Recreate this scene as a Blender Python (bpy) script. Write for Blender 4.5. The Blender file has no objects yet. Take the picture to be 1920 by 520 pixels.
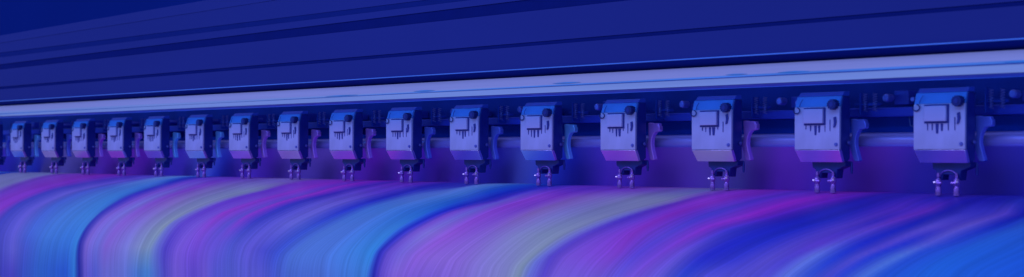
import bpy, bmesh, math, random
from mathutils import Vector, Matrix
random.seed(7)
scn = bpy.context.scene
COL = scn.collection
R = math.radians

# ------------------------------------------------------------------ camera
F = 2600.0                       # focal length in photograph pixels (1920 wide)
THETA = math.atan2(2511.0, F)
PHI = math.pi/2 - THETA          # yaw
HZ = 285.0                       # photograph row of the horizon
cd = bpy.data.cameras.new("camera"); cam = bpy.data.objects.new("camera", cd); COL.objects.link(cam)
cam.location = (0, 0, 0); cam.rotation_euler = (R(90), 0, PHI)
cd.sensor_width = 36; cd.lens = 36*F/1920
cd.shift_y = (HZ-260.0)/1920.0
cd.clip_start = .01; cd.clip_end = 200
cd.dof.use_dof = True; cd.dof.focus_distance = 1.45; cd.dof.aperture_fstop = 11
scn.camera = cam

# ------------------------------------------------------------------ world, lamps, exposure
LC = (.30, .40, 1.0)             # blue tint added to the lamps for an overall colour cast
w = bpy.data.worlds.new("World"); scn.world = w; w.use_nodes = True
bg = w.node_tree.nodes["Background"]; bg.inputs[0].default_value = (.29, .39, 1, 1); bg.inputs[1].default_value = .62
scn.view_settings.view_transform = 'Standard'; scn.view_settings.look = 'None'
scn.view_settings.exposure = 0; scn.view_settings.gamma = 1
def area(name, loc, target, sx, sy, power, col):
    l = bpy.data.lights.new(name, 'AREA'); l.shape = 'RECTANGLE'; l.size = sx; l.size_y = sy; l.energy = power; l.color = col
    o = bpy.data.objects.new(name, l); COL.objects.link(o); o.location = loc
    o.rotation_euler = (Vector(target)-Vector(loc)).to_track_quat('-Z', 'Y').to_euler()
    return o
area("key_lamp", (-1.1, -1.2, 1.65), (-1.1, 1, 0), 3.6, .9, 47, LC)
# added area light under the beam for the azure glow on the plate tops
area("strip_lamp_added", (-1.75, .977, .0525), (-1.75, 1.0, .046), 4.4, 0.006, .38, (.05, .34, 1.0))

# ------------------------------------------------------------------ measuring helpers
cP, sP = math.cos(PHI), math.sin(PHI)
def mX(px):                      # X / Y of the view ray through a column
    k = (px-960)/F
    return (-sP + k*cP)/(cP + k*sP)
def rZ(px, py):                  # Z / Y
    k = (px-960)/F
    return -(py-HZ)/F/(cP + k*sP)
def zline(y, a, b):              # straight rail edge at depth y seen through two points
    xa, za, xb, zb = mX(a[0])*y, rZ(*a)*y, mX(b[0])*y, rZ(*b)*y
    return lambda X: za + (X-xa)*(zb-za)/(xb-xa)
def zc(v): return lambda X: v

def lin(c): 
    c /= 255.0
    return c/12.92 if c <= .04045 else ((c+.055)/1.055)**2.4
def seen(r, g, b, e=1.0):        # base colour of a surface that looks (r,g,b) in this light
    return tuple(min(.95, max(.004, lin(v)/(k*e))) for v, k in zip((r, g, b), LC))

# ------------------------------------------------------------------ materials
def mat(name, col, rough=.5, metal=0., var=.12, scale=(40, 40, 40), bump=0., spec=.5, rvar=0.):
    m = bpy.data.materials.new(name); m.use_nodes = True
    nt = m.node_tree; N = nt.nodes; L = nt.links; b = N["Principled BSDF"]
    b.inputs['Roughness'].default_value = rough; b.inputs['Metallic'].default_value = metal
    b.inputs['Specular IOR Level'].default_value = spec
    tc = N.new('ShaderNodeTexCoord'); mp = N.new('ShaderNodeMapping'); mp.inputs['Scale'].default_value = scale
    no = N.new('ShaderNodeTexNoise'); no.inputs['Scale'].default_value = 1; no.inputs['Detail'].default_value = 5
    L.new(tc.outputs['Object'], mp.inputs[0]); L.new(mp.outputs[0], no.inputs['Vector'])
    mr = N.new('ShaderNodeMapRange'); mr.inputs['From Min'].default_value = .3; mr.inputs['From Max'].default_value = .7
    mr.inputs['To Min'].default_value = 1-var; mr.inputs['To Max'].default_value = 1+var
    L.new(no.outputs['Fac'], mr.inputs[0])
    vm = N.new('ShaderNodeVectorMath'); vm.operation = 'SCALE'; vm.inputs[0].default_value = col
    L.new(mr.outputs[0], vm.inputs['Scale']); L.new(vm.outputs[0], b.inputs['Base Color'])
    if rvar:
        r2 = N.new('ShaderNodeMapRange'); r2.inputs['To Min'].default_value = rough-rvar; r2.inputs['To Max'].default_value = rough+rvar
        L.new(no.outputs['Fac'], r2.inputs[0]); L.new(r2.outputs[0], b.inputs['Roughness'])
    if bump:
        bp = N.new('ShaderNodeBump'); bp.inputs['Strength'].default_value = bump; bp.inputs['Distance'].default_value = .001
        L.new(no.outputs['Fac'], bp.inputs['Height']); L.new(bp.outputs[0], b.inputs['Normal'])
    return m
M = dict(
 cover=mat('cover_paint', seen(19, 31, 127), .65, var=.06, scale=(1.5, 6, 6), spec=.1),
 cover_hi=mat('cover_paint_upper', seen(18, 31, 127), .65, var=.05, scale=(1.5, 6, 6), spec=.1),
 groove=mat('groove_strip_dark', seen(4, 16, 104), .8, var=.05, spec=.05),  # grooves drawn by dark colour, the strips lie nearly flush
 groove2=mat('groove_paint', seen(6, 22, 114), .7, var=.05, spec=.05),
 recess=mat('recess_paint', seen(6, 24, 128), .7, var=.05, spec=.05),
 backdrop=mat('backdrop_paint', seen(8, 30, 138), .9, var=.04, scale=(1, 1, 1), spec=.0),
 beam=mat('brushed_aluminium', seen(117, 129, 214), .42, var=.07, scale=(2, 90, 160), spec=.3),
 beam_low=mat('brushed_aluminium_lower', seen(106, 132, 214), .4, var=.08, scale=(2, 90, 160), spec=.3),
 seam=mat('blue_edge_reflection', seen(62, 112, 214), .4, var=.3, scale=(5, 30, 200), spec=.2),  # blue reflection along the bevelled seam, put into the colour
 lip=mat('beam_lip', seen(60, 84, 214), .5, var=.1, spec=.1),
 seam_dark=mat('seam_shadow_gap', seen(30, 60, 175), .6, var=.1, spec=.1),
 smudge=mat('cyan_scuff', seen(45, 104, 204), .6, var=.2, scale=(30, 30, 300), spec=.1),
 trim=mat('azure_highlight', seen(50, 96, 222), .3, var=.08, scale=(3, 30, 30), spec=.4),  # bright highlight on the trim edge, put into the colour
 dark=mat('navy_steel', seen(16, 42, 178), .55, var=.15, scale=(25, 25, 25), spec=.2),
 dark2=mat('navy_bar', seen(30, 48, 205), .5, var=.12, scale=(4, 30, 30), spec=.25),
 fit=mat('fitting_paint', seen(30, 46, 190), .45, var=.2, spec=.3),
 fit2=mat('bolt_steel', seen(58, 70, 205), .3, metal=.4, var=.2),
 cable=mat('cable_sheath', seen(60, 85, 210), .5, var=.1),
 slot=mat('slot_black', seen(22, 60, 232), .8, var=.05, spec=.05),
 rail=mat('steel_rail', seen(95, 98, 232), .38, metal=.4, var=.08, scale=(4, 60, 60), spec=.4),
 wall=mat('polished_apron', (.50, .38, .90), .33, metal=.85, var=.08, scale=(3, 10, 10), rvar=.05),
 plate=mat('white_plastic', seen(104, 110, 208), .38, var=.10, scale=(70, 70, 28), spec=.3),
 pad=mat('pad_plastic', seen(106, 110, 210), .38, var=.04, scale=(60, 60, 60), spec=.3),
 cap=mat('cap_plastic', seen(28, 50, 185), .35, var=.08, spec=.3),
 outline=mat('dark_rubber', seen(30, 36, 135), .6, var=.1, spec=.2),
 knob=mat('knob_rubber', seen(14, 22, 110), .45, var=.2, scale=(300, 300, 300), spec=.3),
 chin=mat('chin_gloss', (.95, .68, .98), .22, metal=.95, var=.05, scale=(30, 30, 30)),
 side=mat('body_paint', seen(11, 22, 128), .35, var=.15, scale=(60, 60, 60), spec=.4),
 lever=mat('lever_blue', (.18, .22, .85), .35, metal=.4, var=.1, scale=(60, 60, 60)),
 lever_purple_reflect=mat('lever_purple_reflect', (.70, .28, .95), .3, metal=.5, var=.1, scale=(60, 60, 60)),  # purple reflection of the printed sheet put into the lever colour
 lever_blue_reflect=mat('lever_light_blue_reflect', (.24, .55, 1.0), .3, metal=.4, var=.1, scale=(60, 60, 60)),  # light blue reflection of the printed sheet put into the lever colour
 upper=mat('blue_plastic_glow', seen(44, 84, 205), .35, var=.05, scale=(60, 60, 60), spec=.3),  # azure glow at the plate tops put into this colour
 arch=mat('arch_wire', (.16, .07, .42), .3, metal=.4, var=.3, scale=(200, 200, 200)),
 glint=mat('chrome_glint', seen(140, 130, 222), .12, metal=.6, var=.3, scale=(400, 400, 400), spec=.8),  # for pale beads added to carry the glints of the rollers
 glass=mat('clear_roller', seen(92, 66, 198), .14, metal=.5, var=.45, scale=(350, 350, 350), bump=.5, spec=.8),
 spring=mat('spring_wire', seen(60, 70, 190), .3, metal=.6, var=.1),
)

# ------------------------------------------------------------------ object helpers
def tag(o, label=None, cat=None, group=None, kind=None):
    for k, v in (('label', label), ('category', cat), ('group', group), ('kind', kind)):
        if v: o[k] = v
    return o
def empty(name, loc):
    o = bpy.data.objects.new(name, None); COL.objects.link(o); o.location = loc; o.empty_display_size = .02
    return o
def obj(name, bm, m, parent=None, bevel=0., smooth=True):
    bmesh.ops.recalc_face_normals(bm, faces=bm.faces)
    me = bpy.data.meshes.new(name); bm.to_mesh(me); bm.free()
    me.materials.append(m)
    if smooth:
        for p in me.polygons: p.use_smooth = True
        try: me.set_sharp_from_angle(angle=R(35))
        except Exception: pass
    o = bpy.data.objects.new(name, me); COL.objects.link(o)
    if parent: o.parent = parent
    if bevel:
        b = o.modifiers.new('bevel', 'BEVEL'); b.width = bevel; b.segments = 2; b.limit_method = 'ANGLE'; b.angle_limit = R(40)
    return o
def box(bm, x0, x1, y0, y1, z0, z1):
    v = [bm.verts.new(p) for p in ((x0,y0,z0),(x1,y0,z0),(x1,y1,z0),(x0,y1,z0),(x0,y0,z1),(x1,y0,z1),(x1,y1,z1),(x0,y1,z1))]
    for f in ((0,1,2,3),(4,5,6,7),(0,1,5,4),(1,2,6,5),(2,3,7,6),(3,0,4,7)): bm.faces.new([v[i] for i in f])
def prism_x(bm, prof, x0, x1):   # prof = [(y,z)]
    a = [bm.verts.new((x0, y, z)) for y, z in prof]; b = [bm.verts.new((x1, y, z)) for y, z in prof]
    n = len(prof)
    for i in range(n): bm.faces.new((a[i], a[(i+1) % n], b[(i+1) % n], b[i]))
    bm.faces.new(a); bm.faces.new(list(reversed(b)))
def prism_y(bm, prof, y0, y1):   # prof = [(x,z)]
    a = [bm.verts.new((x, y0, z)) for x, z in prof]; b = [bm.verts.new((x, y1, z)) for x, z in prof]
    n = len(prof)
    for i in range(n): bm.faces.new((a[i], a[(i+1) % n], b[(i+1) % n], b[i]))
    bm.faces.new(a); bm.faces.new(list(reversed(b)))
def rail(bm, prof, xs):          # long member along X; prof = [(y, zfunction)]
    rows = [[bm.verts.new((x, y, z(x))) for y, z in prof] for x in xs]
    n = len(prof)
    for i in range(len(xs)-1):
        for j in range(n): bm.faces.new((rows[i][j], rows[i][(j+1) % n], rows[i+1][(j+1) % n], rows[i+1][j]))
    bm.faces.new(rows[0]); bm.faces.new(list(reversed(rows[-1])))
def lathe(bm, prof, c, axis='Z', seg=16):  # prof = [(radius, along)]
    rows = []
    for r, t in prof:
        row = []
        for s in range(seg):
            a = 2*math.pi*s/seg; u, v = r*math.cos(a), r*math.sin(a)
            p = (u, v, t) if axis == 'Z' else ((u, t, v) if axis == 'Y' else (t, u, v))
            row.append(bm.verts.new((c[0]+p[0], c[1]+p[1], c[2]+p[2])))
        rows.append(row)
    for i in range(len(rows)-1):
        for s in range(seg): bm.faces.new((rows[i][s], rows[i][(s+1) % seg], rows[i+1][(s+1) % seg], rows[i+1][s]))
    bm.faces.new(rows[0]); bm.faces.new(list(reversed(rows[-1])))
def tube(bm, pts, r, seg=8):
    pts = [Vector(p) for p in pts]; rows = []
    for i, p in enumerate(pts):
        t = (pts[min(i+1, len(pts)-1)]-pts[max(i-1, 0)]).normalized()
        u = t.cross(Vector((0, 1, 0)));  u = u.normalized() if u.length > 1e-4 else Vector((1, 0, 0))
        v = t.cross(u)
        rows.append([bm.verts.new(p+(u*math.cos(2*math.pi*s/seg)+v*math.sin(2*math.pi*s/seg))*r) for s in range(seg)])
    for i in range(len(rows)-1):
        for s in range(seg): bm.faces.new((rows[i][s], rows[i][(s+1) % seg], rows[i+1][(s+1) % seg], rows[i+1][s]))
    bm.faces.new(rows[0]); bm.faces.new(list(reversed(rows[-1])))
def B(): return bmesh.new()
XL, XR = -4.2, .7
XS = [XL + (XR-XL)*i/24 for i in range(25)]

# ------------------------------------------------------------------ large structure
bm = B(); box(bm, -9, 5, 2.6, 2.7, -2.5, 3.2)
tag(obj('backdrop', bm, M['backdrop'], smooth=False), kind='structure')

# upper housing of the machine
hood = empty('printer_hood', (-1.7, 1.0, .085))
tag(hood, 'navy blue sheet metal printer hood with long dark grooves above the pale beam', 'printer hood')
def put(o, par):                 # keep world coordinates when parenting
    o.parent = par; o.matrix_parent_inverse = Matrix.Translation(par.location).inverted(); return o
yH = .955
def band(name, y0, lo, y1, hi, m, thick=.05, par=hood, bevel=0.):
    a, b = zline(y0, *lo), zline(y1, *hi)
    bm = B(); rail(bm, [(y0, a), (y1, b), (y1+thick, b), (y0+thick, a)], XS)
    return put(obj(name, bm, m, None, bevel), par)
g1lo, g1hi = ((0,168),(1920,10.5)), ((0,163),(1920,1.5))
g2lo, g2hi = ((0,131),(960,25)), ((0,121),(960,3))
g3lo, g3hi = ((0,108),(960,-9)), ((0,99),(960,-20))
top = ((0,67),(390,0))
band('lower_panel', yH, ((0,189.5),(1920,71)), yH, g1lo, M['cover'], .04)
band('groove', yH+.0008, ((0,171),(1920,14)), yH+.0008, ((0,160),(1920,-3)), M['groove'], .03)
band('middle_panel', yH, g1hi, yH, g2lo, M['cover'], .04)
band('groove', yH+.0010, ((0,134),(960,30)), yH+.0010, ((0,117),(960,-2)), M['groove'], .03)
band('upper_panel', yH, g2hi, yH, g3lo, M['cover_hi'], .03)
band('groove', yH+.0006, ((0,110),(960,-6)), yH+.0006, ((0,96),(960,-24)), M['groove2'], .03)
band('top_panel', yH, g3hi, yH, ((0,81),(440,12)), M['cover_hi'], .03)
band('top_lip', yH-.0006, ((0,80.9),(440,11.9)), yH+.001, top, M['cover_hi'], .0294)

# trim edge highlight, dark recess and pale beam
beam = empty('cross_beam', (-1.7, .965, .0577))
tag(beam, 'pale brushed aluminium beam running the full width above the roller units', 'beam')
yB = .962
def bandB(name, y0, a, y1, b, m, thick=.03): return band(name, y0, a, y1, b, m, thick, beam)
def rr(r, px=None):              # a perfectly parallel edge given by its row at the right border
    q = (r)
    s = rZ(1920, q); return ((0, HZ - s*F*(cP+(-960/F)*sP)), (1920, q))
bandB('trim_highlight', yB-.010, rr(73.6), yB-.010, rr(71.2), M['trim'], .004)
bandB('recess', yB+.006, rr(96), yB-.006, rr(73.2), M['recess'], .02)
bandB('upper_face', yB, rr(116), yB, rr(93), M['beam'])
bandB('blue_line_reflection', yB-.0003, ((560,185.6),(1920,117.8)), yB-.0003, ((560,185.0),(1920,112.6)), M['seam'], .02)
bandB('seam', yB-.0005, ((560,185.8),(1920,119.2)), yB-.0005, ((560,185.5),(1920,117.4)), M['seam_dark'], .02)
bandB('lower_face', yB, rr(135.6), yB, rr(116), M['beam_low'])
bandB('lower_lip', yB+.003, rr(141), yB, rr(136.5), M['lip'], .02)
def scuff(px, py, wpx, hpx):
    y = yB-.0006; x0, x1 = mX(px-wpx/2)*y, mX(px+wpx/2)*y; z = rZ(px, py)*y; h = hpx/F/(cP+(px-960)/F*sP)*y
    n = 14; prof = [(x0+(x1-x0)*i/n, z+(h/2)*math.sin(math.pi*i/n)) for i in range(n+1)]+[(x0+(x1-x0)*i/n, z-(h/2)*math.sin(math.pi*i/n)) for i in range(n-1, 0, -1)]
    bm = B(); prism_y(bm, prof, y, y+.0012); return put(obj('scuff_mark', bm, M['smudge']), beam)
for a in ((640, 179.5, 60, 1.2), (795, 170.6, 40, 2.2), (1062, 155.6, 52, 2.4), (1380, 139.6, 40, 2), (1488, 135.0, 60, 3), (1903, 115.8, 44, 4)): scuff(*a)

# back plate, bar, slot and rail behind the units
bp = empty('back_frame', (-1.7, 1.09, 0))
tag(bp, 'dark navy steel frame with a round rail behind the roller units', 'machine frame')
def flat(name, y, zlo, zhi, m, th=.02, bev=0.):
    bm = B(); rail(bm, [(y, zc(zlo)), (y, zc(zhi)), (y+th, zc(zhi)), (y+th, zc(zlo))], XS); return put(obj(name, bm, m, None, bev), bp)
flat('back_panel', 1.09, -.05, .14, M['dark'])
flat('slot', 1.07, .010, .032, M['slot'], .01)
flat('bar', 1.045, .0296, .0376, M['dark2'], .03, .001)
bm = B(); lathe(bm, [(.0072, XL), (.0072, XR)], (0, 1.042, .0092), 'X', 24)
put(obj('rail', bm, M['rail']), bp)
bm = B(); rail(bm, [(1.034, zc(.0045)), (1.044, zc(.0052)), (1.075, zc(-.0352)), (1.062, zc(-.0362))], XS)
put(obj('apron', bm, M['wall']), bp)
rf = random.Random(5)
pa, pb = mX(20), mX(1713)
for i in range(-1, 17):
    x = pa+(pb-pa)*i/15+.0444
    bm = B(); lathe(bm, [(.0026, -.003), (.0034, -.002), (.0034, .006)], (x+.020+rf.uniform(-.002, .002), 1.040, .0455), 'Y', 12); put(obj('bolt', bm, M['fit2']), bp)
    bm = B(); lathe(bm, [(.0018, -.003), (.0022, -.002), (.0022, .02)], (x+.036+rf.uniform(-.003, .003), 1.05, .0440), 'Y', 10); put(obj('bolt', bm, M['fit2']), bp)
    bm = B(); x1 = x+rf.uniform(.014, .028); box(bm, x1, x1+rf.uniform(.010, .018), 1.052, 1.089, .0400, .0400+rf.uniform(.006, .012)); put(obj('bracket', bm, M['fit'], None, .0006), bp)
    bm = B(); x1 = x+rf.uniform(.038, .046); box(bm, x1, x1+.006, 1.046, 1.071, .0215, .0296); box(bm, x1+.001, x1+.004, 1.044, 1.050, .017, .0216); put(obj('clip', bm, M['fit'], None, .0004), bp)
    bm = B(); x2 = x+.030; w_ = rf.uniform(.006, .014); tube(bm, [(x2, 1.056, .0296), (x2+.002, 1.054, .0225), (x2+w_*.5, 1.053, .0195+rf.uniform(0, .002)), (x2+w_, 1.055, .0215), (x2+w_+.003, 1.058, .0296)], .0005, 6); put(obj('cable', bm, M['cable']), bp)
random.seed(3)

# ------------------------------------------------------------------ printed banner
ctrl = [(1.20,-.0358),(1.12,-.0355),(1.06,-.0352),(1.02,-.0353),(.99,-.0385),(.962,-.0445),(.92,-.0575),(.886,-.0745),(.864,-.0915),(.851,-.109),(.845,-.128),(.844,-.165),(.844,-.26),(.844,-.42)]
def cat(p, n=7):
    out = []
    for i in range(len(p)-1):
        a, b, c, d = p[max(i-1,0)], p[i], p[i+1], p[min(i+2,len(p)-1)]
        for s in range(n):
            t = s/n
            out.append(tuple(.5*((2*b[k])+(-a[k]+c[k])*t+(2*a[k]-5*b[k]+4*c[k]-d[k])*t*t+(-a[k]+3*b[k]-3*c[k]+d[k])*t**3) for k in (0,1)))
    out.append(p[-1]); return out
prof = cat(ctrl)
# colour bands of the printed artwork: each line is one band edge followed from the far edge to the front (column,row,r,g,b)
BANDS = """-60,345,100,112,185|-120,375,100,112,185|-190,470,95,110,190
20,345,100,112,185|-40,375,100,112,185|-110,470,95,110,190
95,330,98,60,192|0,362,88,55,195|-85,460,90,70,200
180,330,110,40,190|40,360,108,50,200|0,376,105,45,195|-65,450,90,70,200
230,329,100,36,190|60,365,108,50,205|0,396,110,45,195|-42,470,85,70,200
232,335,62,50,190|110,355,56,58,195|40,382,48,58,190|0,420,50,58,185|-15,470,46,55,182
245,338,80,70,205|130,362,85,85,208|60,395,80,80,205|26,470,78,84,205|24,512,60,60,190
262,338,70,80,205|150,362,62,82,205|100,385,55,85,200|60,430,55,90,205|45,470,56,76,198|42,512,45,70,190
290,336,85,125,215|220,352,62,105,210|150,382,58,108,208|90,440,52,105,208|75,500,38,88,200
330,333,80,125,215|262,350,55,112,212|210,372,50,115,210|160,410,48,112,208|130,460,42,102,210|125,510,30,78,205
350,333,38,78,205|290,349,45,95,210|230,369,45,105,212|178,407,50,112,210|145,455,45,118,216|140,510,40,112,216
370,333,25,40,180|312,346,35,45,195|240,371,46,42,192|190,400,36,42,178|152,450,26,34,160|149,510,24,30,150
388,334,80,50,200|320,352,100,70,205|250,378,100,75,205|200,407,100,85,205|164,455,102,90,205|160,510,85,80,205
400,337,90,60,200|330,357,95,90,205|260,385,98,105,210|212,415,98,98,207|183,460,88,98,207|180,510,70,85,205
430,336,92,50,200|370,352,108,60,205|290,380,110,72,205|230,420,112,86,208|200,460,106,88,205|195,510,90,95,207
450,340,96,75,192|400,353,104,95,190|320,380,112,95,195|260,420,105,100,205|235,465,100,110,210|232,512,85,105,210
500,341,98,92,190|430,359,102,115,185|350,388,102,118,180|295,425,102,122,178|270,465,102,128,182|262,512,60,110,205
545,342,100,85,188|480,357,104,125,178|380,386,106,122,180|310,425,108,132,168|282,465,100,130,182|278,512,60,118,208
552,343,98,65,190|490,358,100,105,190|402,381,108,115,205|325,417,95,108,208|296,460,88,105,207|294,512,70,100,208
562,344,100,48,195|498,359,82,46,198|405,386,82,52,200|340,422,76,58,195|311,465,62,54,186|309,512,66,66,190
590,344,105,45,198|520,364,98,60,205|440,387,95,68,205|370,422,95,75,207|335,465,96,76,206|330,512,95,80,205
625,344,110,38,192|545,362,120,48,204|475,381,114,50,202|420,400,120,50,200|378,440,102,66,205|365,512,80,65,200
645,346,85,40,190|565,367,82,62,202|485,392,82,68,200|430,420,72,72,200|392,460,85,70,203|385,512,90,78,205
670,345,110,32,192|592,364,122,44,200|525,381,120,46,200|465,405,112,50,200|415,455,80,72,202|405,512,72,80,205
700,348,58,36,185|622,365,46,36,186|542,386,42,50,195|480,416,48,55,195|435,460,66,78,202|430,512,70,85,205
738,345,85,36,190|700,353,80,52,198|600,380,76,75,205|520,415,76,80,207|470,465,76,76,202|462,512,75,82,205
780,346,80,40,190|722,360,74,52,200|640,381,88,86,209|550,420,84,92,208|495,470,58,66,196|490,512,72,80,204
825,347,34,32,175|745,366,28,32,185|652,394,34,50,205|582,428,44,72,200|520,475,48,72,200|512,512,60,80,203
868,351,40,50,185|795,364,66,100,210|692,392,55,105,212|622,428,62,105,208|550,478,62,102,207|540,515,60,95,205
905,347,80,115,212|832,364,72,112,212|732,393,58,110,210|662,432,60,105,210|610,480,60,104,208|605,515,62,100,205
945,346,78,122,212|862,367,52,108,210|772,395,42,103,212|712,432,46,110,212|680,470,46,114,212|668,515,52,110,210
968,350,20,70,205|893,368,24,74,205|803,398,32,98,210|747,427,45,114,212|700,475,40,120,216|688,515,50,114,212
990,354,16,38,183|905,377,18,32,180|824,401,22,36,195|763,431,26,40,190|714,472,28,34,170|702,515,28,32,160
1005,356,40,40,190|930,379,64,46,195|850,399,100,68,207|782,434,100,78,205|730,475,85,70,200|715,515,80,66,198
1025,355,60,42,192|952,375,85,80,205|882,399,90,92,208|802,438,106,104,208|755,475,96,90,205|740,515,106,88,206
1062,355,86,46,195|992,375,114,56,203|922,398,112,60,203|842,442,118,76,205|785,480,112,82,203|765,515,104,80,202
1100,356,80,44,195|1040,371,105,50,200|970,398,105,68,205|880,442,112,82,207|820,485,112,90,206|800,515,104,84,205
1140,357,90,46,190|1090,371,108,85,190|1000,400,112,95,185|920,442,108,95,202|860,490,112,92,206|850,515,108,90,205
1200,358,96,62,185|1140,374,102,100,185|1050,402,102,108,195|970,442,106,118,190|905,500,106,106,200|900,515,106,106,200
1260,360,92,86,180|1200,374,104,118,178|1110,402,102,118,185|1020,442,106,128,180|955,500,106,118,190|950,515,106,118,190
1310,361,88,98,180|1250,376,104,118,174|1160,400,104,118,178|1060,438,108,128,178|980,500,108,134,174|973,518,108,134,174
1330,363,98,70,188|1268,378,104,100,186|1172,404,98,110,210|1080,440,98,108,210|1005,492,88,105,212|992,518,88,105,212
1342,364,95,50,190|1278,380,80,42,188|1178,409,62,44,195|1095,443,74,58,198|1035,482,68,58,192|1020,518,72,60,192
1370,364,108,42,196|1300,380,108,46,198|1205,411,84,55,205|1122,447,95,64,205|1065,482,98,72,205|1040,518,95,80,205
1420,364,102,36,190|1340,380,114,42,200|1250,407,114,44,200|1190,437,114,50,202|1160,475,108,58,205|1120,518,96,76,205
1468,367,70,40,190|1425,376,66,44,192|1335,402,58,52,200|1250,442,70,60,200|1195,478,70,58,200|1160,518,78,72,202
1560,367,100,32,186|1500,377,114,30,190|1400,408,116,38,198|1330,427,110,44,198|1240,478,94,60,202|1190,518,96,70,205
1610,369,70,28,178|1560,379,76,26,180|1450,411,56,32,185|1370,433,46,48,195|1285,475,78,70,202|1240,518,78,76,200
1640,370,36,26,168|1600,382,28,28,172|1500,413,24,30,180|1385,452,26,36,195|1325,482,28,36,195|1283,518,36,58,200
1680,371,32,28,170|1640,385,34,30,175|1560,413,24,34,185|1440,452,28,40,192|1370,490,40,48,195|1320,518,62,66,200
1720,373,50,32,180|1680,392,66,40,190|1605,420,68,52,195|1505,452,64,58,198|1442,487,72,68,200|1400,518,68,68,198
1750,374,34,28,175|1702,395,60,38,188|1642,417,42,38,185|1542,457,72,52,195|1472,492,60,58,196|1440,518,66,66,198
1790,375,42,32,178|1742,396,82,38,188|1682,414,88,50,195|1585,452,70,70,205|1530,480,78,104,212|1475,518,74,100,210
1820,376,26,26,168|1770,399,20,24,170|1702,427,22,34,190|1622,457,22,38,200|1565,487,26,54,208|1520,518,40,70,205
1850,377,26,26,165|1812,401,46,46,190|1742,427,78,72,205|1662,462,74,66,205|1612,482,72,72,205|1555,518,60,66,203
1880,378,24,28,165|1852,401,50,50,195|1782,427,62,56,195|1702,457,28,46,205|1642,480,26,52,208|1580,518,38,60,205
1905,379,30,40,175|1885,402,74,62,200|1822,422,84,78,205|1742,457,74,82,210|1692,480,68,108,214|1620,518,62,102,212
1935,380,24,40,170|1917,406,18,26,170|1862,427,22,42,195|1782,457,32,62,205|1732,472,32,70,212|1655,518,28,74,208
1980,381,30,80,190|1960,402,30,80,200|1915,427,34,82,205|1820,467,26,84,208|1760,500,24,86,210|1740,518,24,86,210
2150,386,20,72,200|2130,430,20,72,205|2050,480,20,72,205|1950,518,20,72,205
"""
arc = [0]
for j in range(1, len(prof)): arc.append(arc[-1]+math.dist(prof[j], prof[j-1]))
ratio = [z/y for y, z in prof]
def on_sheet(px, py):
    r = rZ(px, py)
    for j in range(len(prof)-1):
        if ratio[j] >= r >= ratio[j+1]:
            t = (ratio[j]-r)/(ratio[j]-ratio[j+1]); y = prof[j][0]+(prof[j+1][0]-prof[j][0])*t
            return mX(px)*y, arc[j]+(arc[j+1]-arc[j])*t
    return mX(px)*1.2, 0.
bands = []
for ln in BANDS.strip().split('\n'):
    pts = []
    for q in ln.split('|'):
        v = [float(i) for i in q.split(',')]; X, t = on_sheet(v[0], v[1]); pts.append((t, X, tuple(v[2:])))
    pts.sort(); bands.append(pts)
P0 = .625
left = [[(t, X-P0*k, c) for t, X, c in b] for k in (1, 2) for b in bands[12:37]]
bands += [b for b in left if b[-1][1] < bands[0][-1][1]-.01]
def along(pts, t):
    if t <= pts[0][0]: return pts[0][1], pts[0][2]
    if t >= pts[-1][0]: return pts[-1][1], pts[-1][2]
    for i in range(len(pts)-1):
        if pts[i+1][0] >= t:
            f = (t-pts[i][0])/(pts[i+1][0]-pts[i][0]+1e-9)
            m0 = (pts[i+1][1]-pts[i-1][1])/(pts[i+1][0]-pts[i-1][0]+1e-9) if i else (pts[1][1]-pts[0][1])/(pts[1][0]-pts[0][0]+1e-9)
            return pts[i][1]+(pts[i+1][1]-pts[i][1])*f, tuple(a+(b-a)*f for a, b in zip(pts[i][2], pts[i+1][2]))
me = bpy.data.meshes.new('printed_banner')
BL, BR = -3.3, .35
NX = 2300; xs = [BL+(BR-BL)*i/NX for i in range(NX+1)]
verts = []; cols = []; stk = []
for j, (y, z) in enumerate(prof):
    tab = []
    for b_ in bands:
        X, c = along(b_, arc[j]); tab.append((X, c, b_[-1][1]))
    tab.sort(key=lambda a: a[2])
    # keep the edges in order
    for i in range(1, len(tab)):
        if tab[i][0] < tab[i-1][0]+.0006: tab[i] = (tab[i-1][0]+.0006, tab[i][1], tab[i][2])
    k = 0
    for i, x in enumerate(xs):
        while k < len(tab)-2 and tab[k+1][0] < x: k += 1
        f = (x-tab[k][0])/(tab[k+1][0]-tab[k][0]); fc = min(1, max(0, f))
        c = tuple(a+(b-a)*fc for a, b in zip(tab[k][1], tab[k+1][1])); s = seen(*c, .97); s = (s[0]*1.2, s[1]*1.03, s[2]*.95)
        verts.append((x, y, z)); cols.extend((s[0], s[1], s[2], 1)); stk.extend((tab[k][2]+(tab[k+1][2]-tab[k][2])*f, arc[j], 0))
faces = [(j*(NX+1)+i, j*(NX+1)+i+1, (j+1)*(NX+1)+i+1, (j+1)*(NX+1)+i) for j in range(len(prof)-1) for i in range(NX)]
me.from_pydata(verts, [], faces)
ca = me.color_attributes.new('ink', 'FLOAT_COLOR', 'POINT'); ca.data.foreach_set('color', cols)
sa = me.attributes.new('streak', 'FLOAT_VECTOR', 'POINT'); sa.data.foreach_set('vector', stk)
for p in me.polygons: p.use_smooth = True
m = bpy.data.materials.new('printed_ink'); m.use_nodes = True; nt = m.node_tree; N = nt.nodes; L = nt.links; b = N['Principled BSDF']
b.inputs['Roughness'].default_value = .45; b.inputs['Specular IOR Level'].default_value = .12
at = N.new('ShaderNodeAttribute'); at.attribute_name = 'ink'
st = N.new('ShaderNodeAttribute'); st.attribute_name = 'streak'
fac = None
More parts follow.
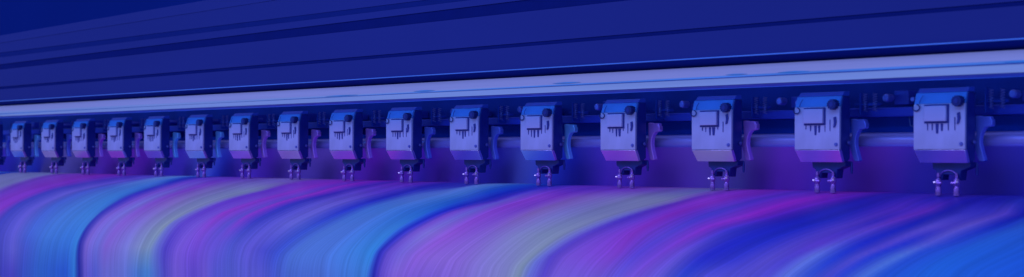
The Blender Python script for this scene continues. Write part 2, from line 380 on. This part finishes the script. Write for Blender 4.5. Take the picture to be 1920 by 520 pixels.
for sc, amt, ls in ((80, .10, 2.0), (260, .10, 3.0), (700, .05, 5.0)):
    mp = N.new('ShaderNodeMapping'); mp.inputs['Scale'].default_value = (sc, ls, ls)
    no = N.new('ShaderNodeTexNoise'); no.inputs['Scale'].default_value = 1; no.inputs['Detail'].default_value = 2
    L.new(st.outputs['Vector'], mp.inputs[0]); L.new(mp.outputs[0], no.inputs['Vector'])
    mr = N.new('ShaderNodeMapRange'); mr.inputs['From Min'].default_value = .3; mr.inputs['From Max'].default_value = .7
    mr.inputs['To Min'].default_value = 1-amt; mr.inputs['To Max'].default_value = 1+amt; L.new(no.outputs['Fac'], mr.inputs[0])
    if fac is None: fac = mr.outputs[0]
    else:
        mu = N.new('ShaderNodeMath'); mu.operation = 'MULTIPLY'; L.new(fac, mu.inputs[0]); L.new(mr.outputs[0], mu.inputs[1]); fac = mu.outputs[0]
vm = N.new('ShaderNodeVectorMath'); vm.operation = 'SCALE'; L.new(at.outputs['Color'], vm.inputs[0]); L.new(fac, vm.inputs['Scale'])
L.new(vm.outputs[0], b.inputs['Base Color'])
me.materials.append(m)
bo = bpy.data.objects.new('printed_banner', me); COL.objects.link(bo)
so = bo.modifiers.new('thickness', 'SOLIDIFY'); so.thickness = .0006; so.offset = -1
tag(bo, 'glossy banner sheet printed with blue, purple and grey stripes, curving down below the rollers', 'banner')

# ------------------------------------------------------------------ pinch roller units
W = .0444                        # face plate width
VENTS = []
def make_unit():
    u = empty('roller_unit', (0, 1.0, 0))
    # local space: x 0..W, y 0 = plate face, z as world
    bm = B(); prism_x(bm, [(0,.002),(0,.0340),(.0003,.0379),(.0024,.0379),(.0022,.0340),(.0022,.002)], 0, W)
    obj('face_plate', bm, M['plate'], u, .0002)
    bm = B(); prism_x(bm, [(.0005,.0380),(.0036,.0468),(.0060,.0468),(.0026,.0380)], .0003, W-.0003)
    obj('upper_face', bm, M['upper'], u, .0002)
    bm = B(); prism_x(bm, [(.0048,.0470),(.0085,.0508),(.016,.0512),(.016,.0470)], .0004, W-.0004)
    obj('top_cap', bm, M['cap'], u, .0004)
    bm = B(); prism_x(bm, [(.0026,.0025),(.0026,.0370),(.0062,.0466),(.016,.0466),(.016,-.006),(.012,-.0084),(.0085,-.0078)], .0012, W+.0002)
    body = obj('body', bm, M['side'], u, .0006)
    # chin: slopes back and down, corners drawn in
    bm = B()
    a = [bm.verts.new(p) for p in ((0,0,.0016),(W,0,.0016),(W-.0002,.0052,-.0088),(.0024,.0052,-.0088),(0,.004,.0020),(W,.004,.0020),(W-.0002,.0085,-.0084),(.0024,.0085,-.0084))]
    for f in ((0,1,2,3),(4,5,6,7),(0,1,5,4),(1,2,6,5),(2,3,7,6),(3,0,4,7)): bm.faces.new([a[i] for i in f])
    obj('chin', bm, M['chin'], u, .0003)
    # pad with dark surround
    bm = B(); box(bm, W*.215, W*.70, -.0006, .001, .0225, .0374); sur = obj('pad_surround', bm, M['outline'], u, .0003)
    bm = B(); box(bm, W*.235, W*.665, -.0026, .0004, .0240, .0362); obj('pad', bm, M['pad'], u, .0005)
    # dark vents below the pad
    random.seed(11)
    for var_ in range(5):
      bm = B()
      for fx_, wd, z0 in ((.27,.0009,.0175),(.37,.0012,.0176),(.465,.0029,.0160),(.565,.0029,.0156),(.68,.0008,.0186),(.80,.0007,.0190)):
        zt = .0222 if fx_ < .7 else .027
        if var_: z0 += random.uniform(-.0022, .0016); wd *= random.uniform(.7, 1.25)
        x = W*(fx_+(random.uniform(-.012, .012) if var_ else 0)); prism_y(bm, [(x-wd/2, zt), (x+wd/2, zt), (x+wd*.3, z0), (x-wd*.3, z0)], -.0004, .001)
      if var_ == 0: obj('vent_slots', bm, M['outline'], u)
      else:
        me_ = bpy.data.meshes.new('vent_slots'); bmesh.ops.recalc_face_normals(bm, faces=bm.faces); bm.to_mesh(me_); bm.free(); me_.materials.append(M['outline']); VENTS.append(me_)
    # knob
    bm = B(); kx, kz = W*.895, .0395; pts = []
    for i in range(36):
        r = .0041 + (.00035 if i % 3 else -.00035); pts.append((kx+r*math.cos(i*R(10)), kz+r*math.sin(i*R(10))))
    prism_y(bm, pts, -.0052, .0015); kn = obj('knob', bm, M['knob'], u, .0003)
    bm = B(); lathe(bm, [(.0018, 0), (.0020, .0008), (.0020, .002)], (kx, -.0056, kz), 'Y'); obj('knob_centre', bm, M['outline'], kn)
    bm = B(); prism_y(bm, [(kx-.0010,.0300),(kx+.0012,.0306),(kx+.0018,.0262),(kx+.0006,.0222),(kx-.0012,.0214),(kx-.0006,.0256)], -.0010, .001)
    obj('catch', bm, M['outline'], u)
    # little hook at the left
    bm = B(); tube(bm, [(W*.06+.0032*math.cos(R(a)), -.0010, .0352+.0026*math.sin(R(a))) for a in range(-200, 100, 25)], .0005); obj('hook', bm, M['knob'], u)
    bm = B(); tube(bm, [(W*.12, -.0004, .0385), (W*.155, -.0008, .0420), (W*.20, -.0006, .0446)], .0003); obj('wire', bm, M['outline'], u)
    # screws on the side and chin
    bm = B()
    lathe(bm, [(.0013, -.0006), (.0016, 0), (.0016, .001)], (W*.93, -.0006, .0062), 'Y', 12); obj('screw', bm, M['spring'], u)
    bm = B(); lathe(bm, [(.0016, 0), (.0016, .0010), (.0010, .0014)], (W+.0014, .0115, .0075), 'X', 12); obj('screw', bm, M['spring'], u)
    # lever at the right
    x0 = W-.0026
    P = [(0,.0276),(.0030,.0280),(.0044,.0272),(.0120,.0274),(.0130,.0268),(.0131,.0250),(.0142,.0247),(.0142,.0207),(.0130,.0194),(.0086,.0190),(.0062,.0165),(.0044,.0120),(.0040,.0070),(.0052,.0010),(.0078,-.0072),(.0070,-.0080),(.0034,-.0080),(.0022,-.0060),(-.0012,.0035),(-.0010,.0075),(.0006,.0130)]
    bm = B(); prism_y(bm, [(x0+x, z) for x, z in P], .0215, .0270); obj('lever', bm, M['lever'], u, .0005)
    # springs and linkage behind, upper right
    for sx in (.0070, .0165):
        bm = B(); tube(bm, [(W+sx+.0018*math.cos(i*.8), .028+.0018*math.sin(i*.8), .034+.00026*i) for i in range(60)], .00035, 5); obj('spring', bm, M['spring'], u)
    bm = B(); box(bm, W-.004, W+.018, .030, .036, .0390, .0412); box(bm, W+.001, W+.0025, .028, .04, .031, .050); obj('linkage', bm, M['dark'], u, .0004)
    # fork under the chin
    bm = B(); prism_y(bm, [(.0095,-.0080),(.0425,-.0080),(.0425,-.0120),(.0370,-.0142),(.0345,-.0150),(.0335,-.0225),(.0300,-.0225),(.0295,-.0180),(.0190,-.0180),(.0185,-.0225),(.0145,-.0225),(.0130,-.0150),(.0100,-.0135)], .012, .022)
    obj('fork', bm, M['side'], u, .0004)
    bm = B(); tube(bm, [(.0165+.0075+.0075*math.cos(R(a)), .0115, -.0200+.0052*math.sin(R(a))) for a in range(180, -1, -15)], .0007, 8); obj('arch', bm, M['arch'], u)
    for xx, s in ((.0160, 1), (.0318, -1)):
        bm = B(); lathe(bm, [(.0010,-.0168),(.0013,-.0190),(.0010,-.0205),(.0022,-.0220),(.0028,-.0240),(.0024,-.0262),(.0019,-.0275),(.0023,-.0290),(.0024,-.0345)], (xx, .010, 0), 'Z', 14)
        lathe(bm, [(.0007, -.0030), (.0015, -.0022), (.0015, .0022), (.0007, .0030)], (xx+s*.0012, .0085, -.0247), 'X', 10)
        ro = obj('roller', bm, M['glass'], u)
        bm = B(); lathe(bm, [(.0004, -.0016), (.0012, -.0010), (.0009, .0004), (.0013, .0010), (.0005, .0018)], (xx-s*.0016, .0078, -.0236-(.0008 if s > 0 else -.0004)), 'X' if s > 0 else 'Z', 8); obj('roller_glint_bead', bm, M['glint'], ro)
    bm = B(); lathe(bm, [(.0009, -.0085), (.0012, -.0150), (.0008, -.0185)], (W+.0005, .018, 0), 'Z', 8); obj('pin', bm, M['side'], u)
    return u
def children(o): return [c for c in bpy.data.objects if c.parent == o]
proto = make_unit()
kids = [(c, children(c)) for c in children(proto)]
def copy_unit():
    r = proto.copy(); COL.objects.link(r)
    for c, gg in kids:
        d = c.copy(); COL.objects.link(d); d.parent = r
        for g in gg:
            e = g.copy(); COL.objects.link(e); e.parent = d
    return r
LBL = [
 'farthest and smallest roller unit whose white plate is wholly in the photo',
 'small distant roller unit, second whole white plate from the left',
 'small distant roller unit, third whole white plate from the left, magenta chin',
 'small roller unit, fourth whole white plate from the left, round dark knob beside its pad',
 'fifth whole white plate roller unit from left, with a light blue lever at its right',
 'sixth whole white plate roller unit from left, above the narrow light blue stripe end',
 'seventh whole white plate roller unit from left, purple lever, above the first grey stripe',
 'eighth whole white plate roller unit from left, with glowing purple chin and purple lever',
 'ninth whole white plate roller unit from left, over the broad magenta stripe in the centre',
 'tenth whole white plate roller unit from left, just left of the centre blue lever units',
 'roller unit sixth from the right, over the wide light blue stripe',
 'roller unit fifth from the right, blue chin and bright blue lever',
 'roller unit fourth from the right, purple lever, over the wide grey stripe',
 'third nearest roller unit, purple chin, just right of the wide grey stripe',
 'second nearest roller unit, second from the right edge of the photo',
 'nearest and largest white plate roller unit, at the right edge of the photo']
xa, xb = mX(20), mX(1713)
PLATE_X = (20, 77.5, 135, 201.5, 270, 347.5, 429.5, 520, 617.5, 724, 843.5, 976, 1126, 1297, 1490, 1713)   # measured left edges
for i in range(-1, 16):
    u = proto if i == -1 else copy_unit()
    lv = [c for c in bpy.data.objects if c.parent == u and c.name.startswith('lever')][0]
    lv.material_slots[0].link = 'OBJECT'
    lv.material_slots[0].material = M[{'b':'lever','p':'lever_purple_reflect','l':'lever_blue_reflect'}['lbpplbpppbblppbb'[i] if i != 5 else 'l']]
    rnd = random.Random(i+40)
    for c in bpy.data.objects:
        if c.parent == u and c.name.startswith('vent_slots') and i < 15: c.data = rnd.choice(VENTS)
        if c.parent == u and c.name.startswith('catch') and i < 15: c.location = (rnd.uniform(-.001, .0006), 0, rnd.uniform(-.002, .004))
        if c.parent == u and c.name.startswith('lever'): c.location = (rnd.uniform(-.0004, .0006), 0, rnd.uniform(-.0005, .0005))
    u.rotation_euler = (0, 0, R(rnd.uniform(-1.2, 1.2)))
    u.location = (mX(PLATE_X[i]) if i >= 0 else xa-(xb-xa)/15, 1.0, 0)
    tag(u, LBL[i] if i >= 0 else 'roller unit cut off by the left edge of the photo, only its lever in view', 'roller unit', 'white plate roller units in a row under the beam')
